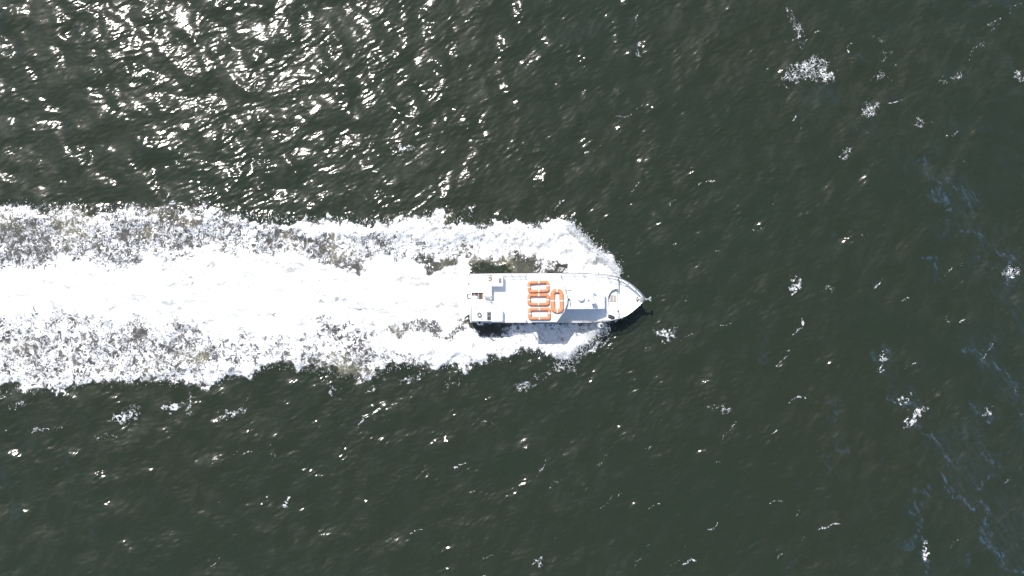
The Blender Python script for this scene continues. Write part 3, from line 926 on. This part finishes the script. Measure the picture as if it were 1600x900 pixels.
for px, py in ((979, 447), (979, 487), (765, 429.6), (850, 430.4), (913, 430.2), (913, 504)):
    zc = AZ if px == 765 else 2.46
    c = P(px, py, zc)
    if px in (979,): zc = DECK; c = P(px, py, zc)
    MB().tube([c + Vector((-.05, 0, 0)), c + Vector((-.05, 0, .07)), c + Vector((-.15, 0, .09))], .022, 6).tube([c + Vector((.05, 0, 0)), c + Vector((.05, 0, .07)), c + Vector((.15, 0, .09))], .022, 6).tube(
        [c + Vector((-.05, 0, .075)), c + Vector((.05, 0, .075))], .022, 6).build('cleat', 'galv', boat)
# foredeck hatch and seams
fh = pbox(978, 461, 988, 473, DECK, DECK + .05).build('deck_hatch', 'gel', boat, 0.02)
# exhaust pipe low on the starboard side
e = P(869, 506, 1.6)
MB().tube([e + Vector((-.2, .35, .1)), e + Vector((0, -.02, 0)), e + Vector((.02, -.12, -.12))], .11, 10).build('exhaust_pipe', 'galv', boat)


# ------------------------------------------------------------------ life floats on the roof
def life_float(cx, cy, L, Wd, rz, tube_w, corner, z, tilt, label):
    """buoyant ring seen from above: L along local x, Wd along local y"""
    c = P(cx, cy, z)
    root = bpy.data.objects.new('life_float', None)
    COL.objects.link(root)
    root.location = c
    tag(root, label, 'life float', 'orange life floats on the cabin roof')
    hx, hy = L / 2 - tube_w / 2, Wd / 2 - tube_w / 2
    cr = corner - tube_w / 2
    path = []
    for sx, sy, a0 in ((1, 1, 0), (-1, 1, 90), (-1, -1, 180), (1, -1, 270)):
        for k in range(7):
            a = math.radians(a0 + 15 * k)
            path.append(Vector((sx * (hx - cr) + cr * math.cos(a), sy * (hy - cr) + cr * math.sin(a), 0)))
    # straight runs get midpoints so the cover can sag
    full = []
    for i, p in enumerate(path):
        q = path[(i + 1) % len(path)]
        full.append(p)
        d = (q - p).length
        for j in range(1, int(d / 0.12)):
            full.append(p.lerp(q, j / int(d / 0.12)))
    rr = random.Random(label)
    H2 = 0.17
    sec = []
    for k in range(16):
        a = 2 * math.pi * k / 16
        ca, sa = math.cos(a), math.sin(a)
        sec.append((math.copysign(abs(ca) ** 0.55, ca) * tube_w / 2, math.copysign(abs(sa) ** 0.55, sa) * H2))
    def sweep(pts, grow, jit, closed=True):
        m = MB(); vs = []; L_ = len(pts)
        for i, p in enumerate(pts):
            d = (pts[(i + 1) % L_] - pts[i - 1]) if closed else (pts[min(i + 1, L_ - 1)] - pts[max(i - 1, 0)])
            d.normalize()
            nrm = Vector((d.y, -d.x, 0))
            for k, (u, w_) in enumerate(sec):
                j = 1 + rr.uniform(-jit, jit)
                vs.append(p + nrm * (u * grow * j) + Vector((0, 0, H2 + w_ * grow * j)))
        n = 16
        fs = []
        for i in range(L_ if closed else L_ - 1):
            j = (i + 1) % L_
            fs += [(i * n + k, i * n + (k + 1) % n, j * n + (k + 1) % n, j * n + k) for k in range(n)]
        if not closed:
            fs += [tuple(range(n - 1, -1, -1)), tuple((L_ - 1) * n + k for k in range(n))]
        m.add(vs, fs, True)
        return m
    def link(m, name, mat):
        o = m.build(name, mat)
        o.parent = root
        return o
    link(sweep(full, 1.0, 0.035), 'ring', 'orange')
    for mid, dr in ((Vector((hx, 0, 0)), Vector((0, 1, 0))), (Vector((-hx, 0, 0)), Vector((0, 1, 0))), (Vector((0, hy, 0)), Vector((1, 0, 0))), (Vector((0, -hy, 0)), Vector((1, 0, 0)))):
        off = dr * rr.uniform(-.05, .05)
        link(sweep([mid + off - dr * .042, mid + off, mid + off + dr * .042], 1.06, 0.0, False), 'strap', 'band')
    # net across the opening
    net = MB()
    ix, iy = hx - tube_w * .45, hy - tube_w * .45
    nx_, ny_ = max(3, int(ix * 2 / .16)), max(3, int(iy * 2 / .16))
    for i in range(nx_ + 1):
        x = -ix + 2 * ix * i / nx_
        net.tube([(x, -iy, .06), (x, 0, .03), (x, iy, .06)], .009, 4)
    for i in range(ny_ + 1):
        y = -iy + 2 * iy * i / ny_
        net.tube([(-ix, y, .06), (0, y, .03), (ix, y, .06)], .009, 4)
    link(net, 'net', 'rope')
    # looped grab line outside
    gl = []
    for i, p in enumerate(full):
        d = (full[(i + 1) % len(full)] - full[i - 1]).normalized()
        gl.append(p + Vector((d.y, -d.x, 0)) * (tube_w / 2 + .02) + Vector((0, 0, H2 * .9 - .07 * abs(math.sin(i * math.pi / 6)))))
    g_ = MB().tube(gl, .013, 5, True)
    link(g_, 'grab_line', 'rope')
    root.rotation_euler = (0, math.radians(tilt), math.radians(rz))
    return root


S5 = (CAM_H - RZ - .2) / CAM_H / PXM
life_float(840.8, 447.9, 34.0 * S5, 18.2 * S5, 3.0, 4.6 * S5, 5.0 * S5, RZ + .005, 0.0, 'orange rectangular life float on boat roof lying slightly askew by the port rail')
life_float(840.8, 468.0, 34.2 * S5, 18.6 * S5, 0.0, 4.6 * S5, 4.6 * S5, RZ + .005, 0, 'orange rectangular life float on boat roof, middle one of the three in the row')
life_float(842.4, 490.2, 35.0 * S5, 18.8 * S5, 0.4, 4.6 * S5, 4.2 * S5, RZ + .005, 0, 'orange rectangular life float on boat roof next to the shaded starboard side')
life_float(870.0, 470.0, 38.0 * S5, 20.0 * S5, 91.5, 6.2 * S5, 8.6 * S5, RZ + .005, 0, 'orange oblong life float with rounded ends turned crosswise beside the wheelhouse')


# ------------------------------------------------------------------ loose things on and over the side
def coil(name, c, r, turns, mat, label, squash=1.0, tail=None, rad=.02, wob=.15, seed=1):
    rr = random.Random(seed)
    pts = []
    N = turns * 14
    for i in range(N + 1):
        a = 2 * math.pi * i / 14
        q = r * (0.55 + 0.45 * i / N) * (1 + rr.uniform(-wob, wob) * .5)
        pts.append(Vector((c.x + q * math.cos(a), c.y + q * squash * math.sin(a), c.z + rad + .012 * (i / 14) + rr.uniform(0, .01))))
    for t in tail or []:
        pts.append(Vector(t))
    o = MB().tube(pts, rad, 6).build(name, mat, None, org=c)
    return tag(o, label, 'rope')


tp = P(765.6, 436.2, AZ)
coil('rope_coil', tp, .13, 2, 'brope', 'small brown rope coil lying on the aft deck beside the vent', 1.5,
     [(tp.x + .05, tp.y + .32, AZ + .03), (tp.x + .16, tp.y + .36, AZ + .02), (tp.x + .12, tp.y - .1, AZ + .02)], .022, .9, 2)
tp = P(749, 492, AZ)
coil('rope_coil', tp, .20, 3, 'grope', 'dark grey rope coil on the aft deck above the stern fender', 1.2,
     [(tp.x + .15, tp.y - .25, AZ + .02), (tp.x + .25, tp.y - .5, AZ + .02)], .03, .3, 4)


def fender(c, r, h, label):
    root = bpy.data.objects.new('fender', None)
    root.location = c
    COL.objects.link(root)
    tag(root, label, 'fender', 'white fenders hanging over the starboard side')
    MB().lathe(c, [(r * .25, 0), (r * .8, .05), (r, .18), (r, h - .18), (r * .82, h - .05), (r * .5, h)], 18).build('fender_body', 'fender', root)
    MB().lathe(c + Vector((0, 0, h)), [(r * .5, 0), (r * .48, .05), (r * .2, .07)], 12).build('end_cap', 'dark', root)
    MB().tube([c + Vector((0, 0, h + .04)), c + Vector((.02, .12, h + .22)), c + Vector((.02, .30, 2.50))], .018, 6).build('lanyard', 'grope', root)


f1 = P(939.2, 508.6, 2.4); f1.z = 1.62
fender(f1, 0.27, .85, 'white fender with dark cap hanging beside the shaded side deck')
f2 = P(749.2, 504.2, 2.4); f2.z = 1.62
fender(f2, 0.25, .80, 'white fender with dark cap hanging off the stern quarter below rope coil')

b0 = P(952.2, 493.6, DECK)
bd = MB()
path = [P(951.4, 493.4, DECK + .12), P(953, 494.6, DECK + .15), P(955, 495.4, DECK + .14), P(957.4, 496.4, DECK + .15), P(959.4, 496.8, DECK + .11)]
bd.tube(path, [.07, .15, .13, .15, .08], 10)
for i in range(3):
    q = path[i + 1]
    bd.tube([q + Vector((.17 * math.cos(t * math.pi / 4), .17 * math.sin(t * math.pi / 4), .03 + .02 * i)) for t in range(8)], .035, 6, True)
tag(bd.build('canvas_bundle', 'dark', None, org=b0), 'dark grey bundle lying on the foredeck beside the well', 'bundle')
ho = MB().tube([P(946.4, 484.4, DECK + .03), P(948.6, 488, DECK + .03), P(951.6, 493.2, DECK + .04)], .026, 6)
tag(ho.build('deck_line', 'grope', None, org=P(948.6, 488, DECK)), 'thin dark line running across deck to the dark bundle', 'rope')
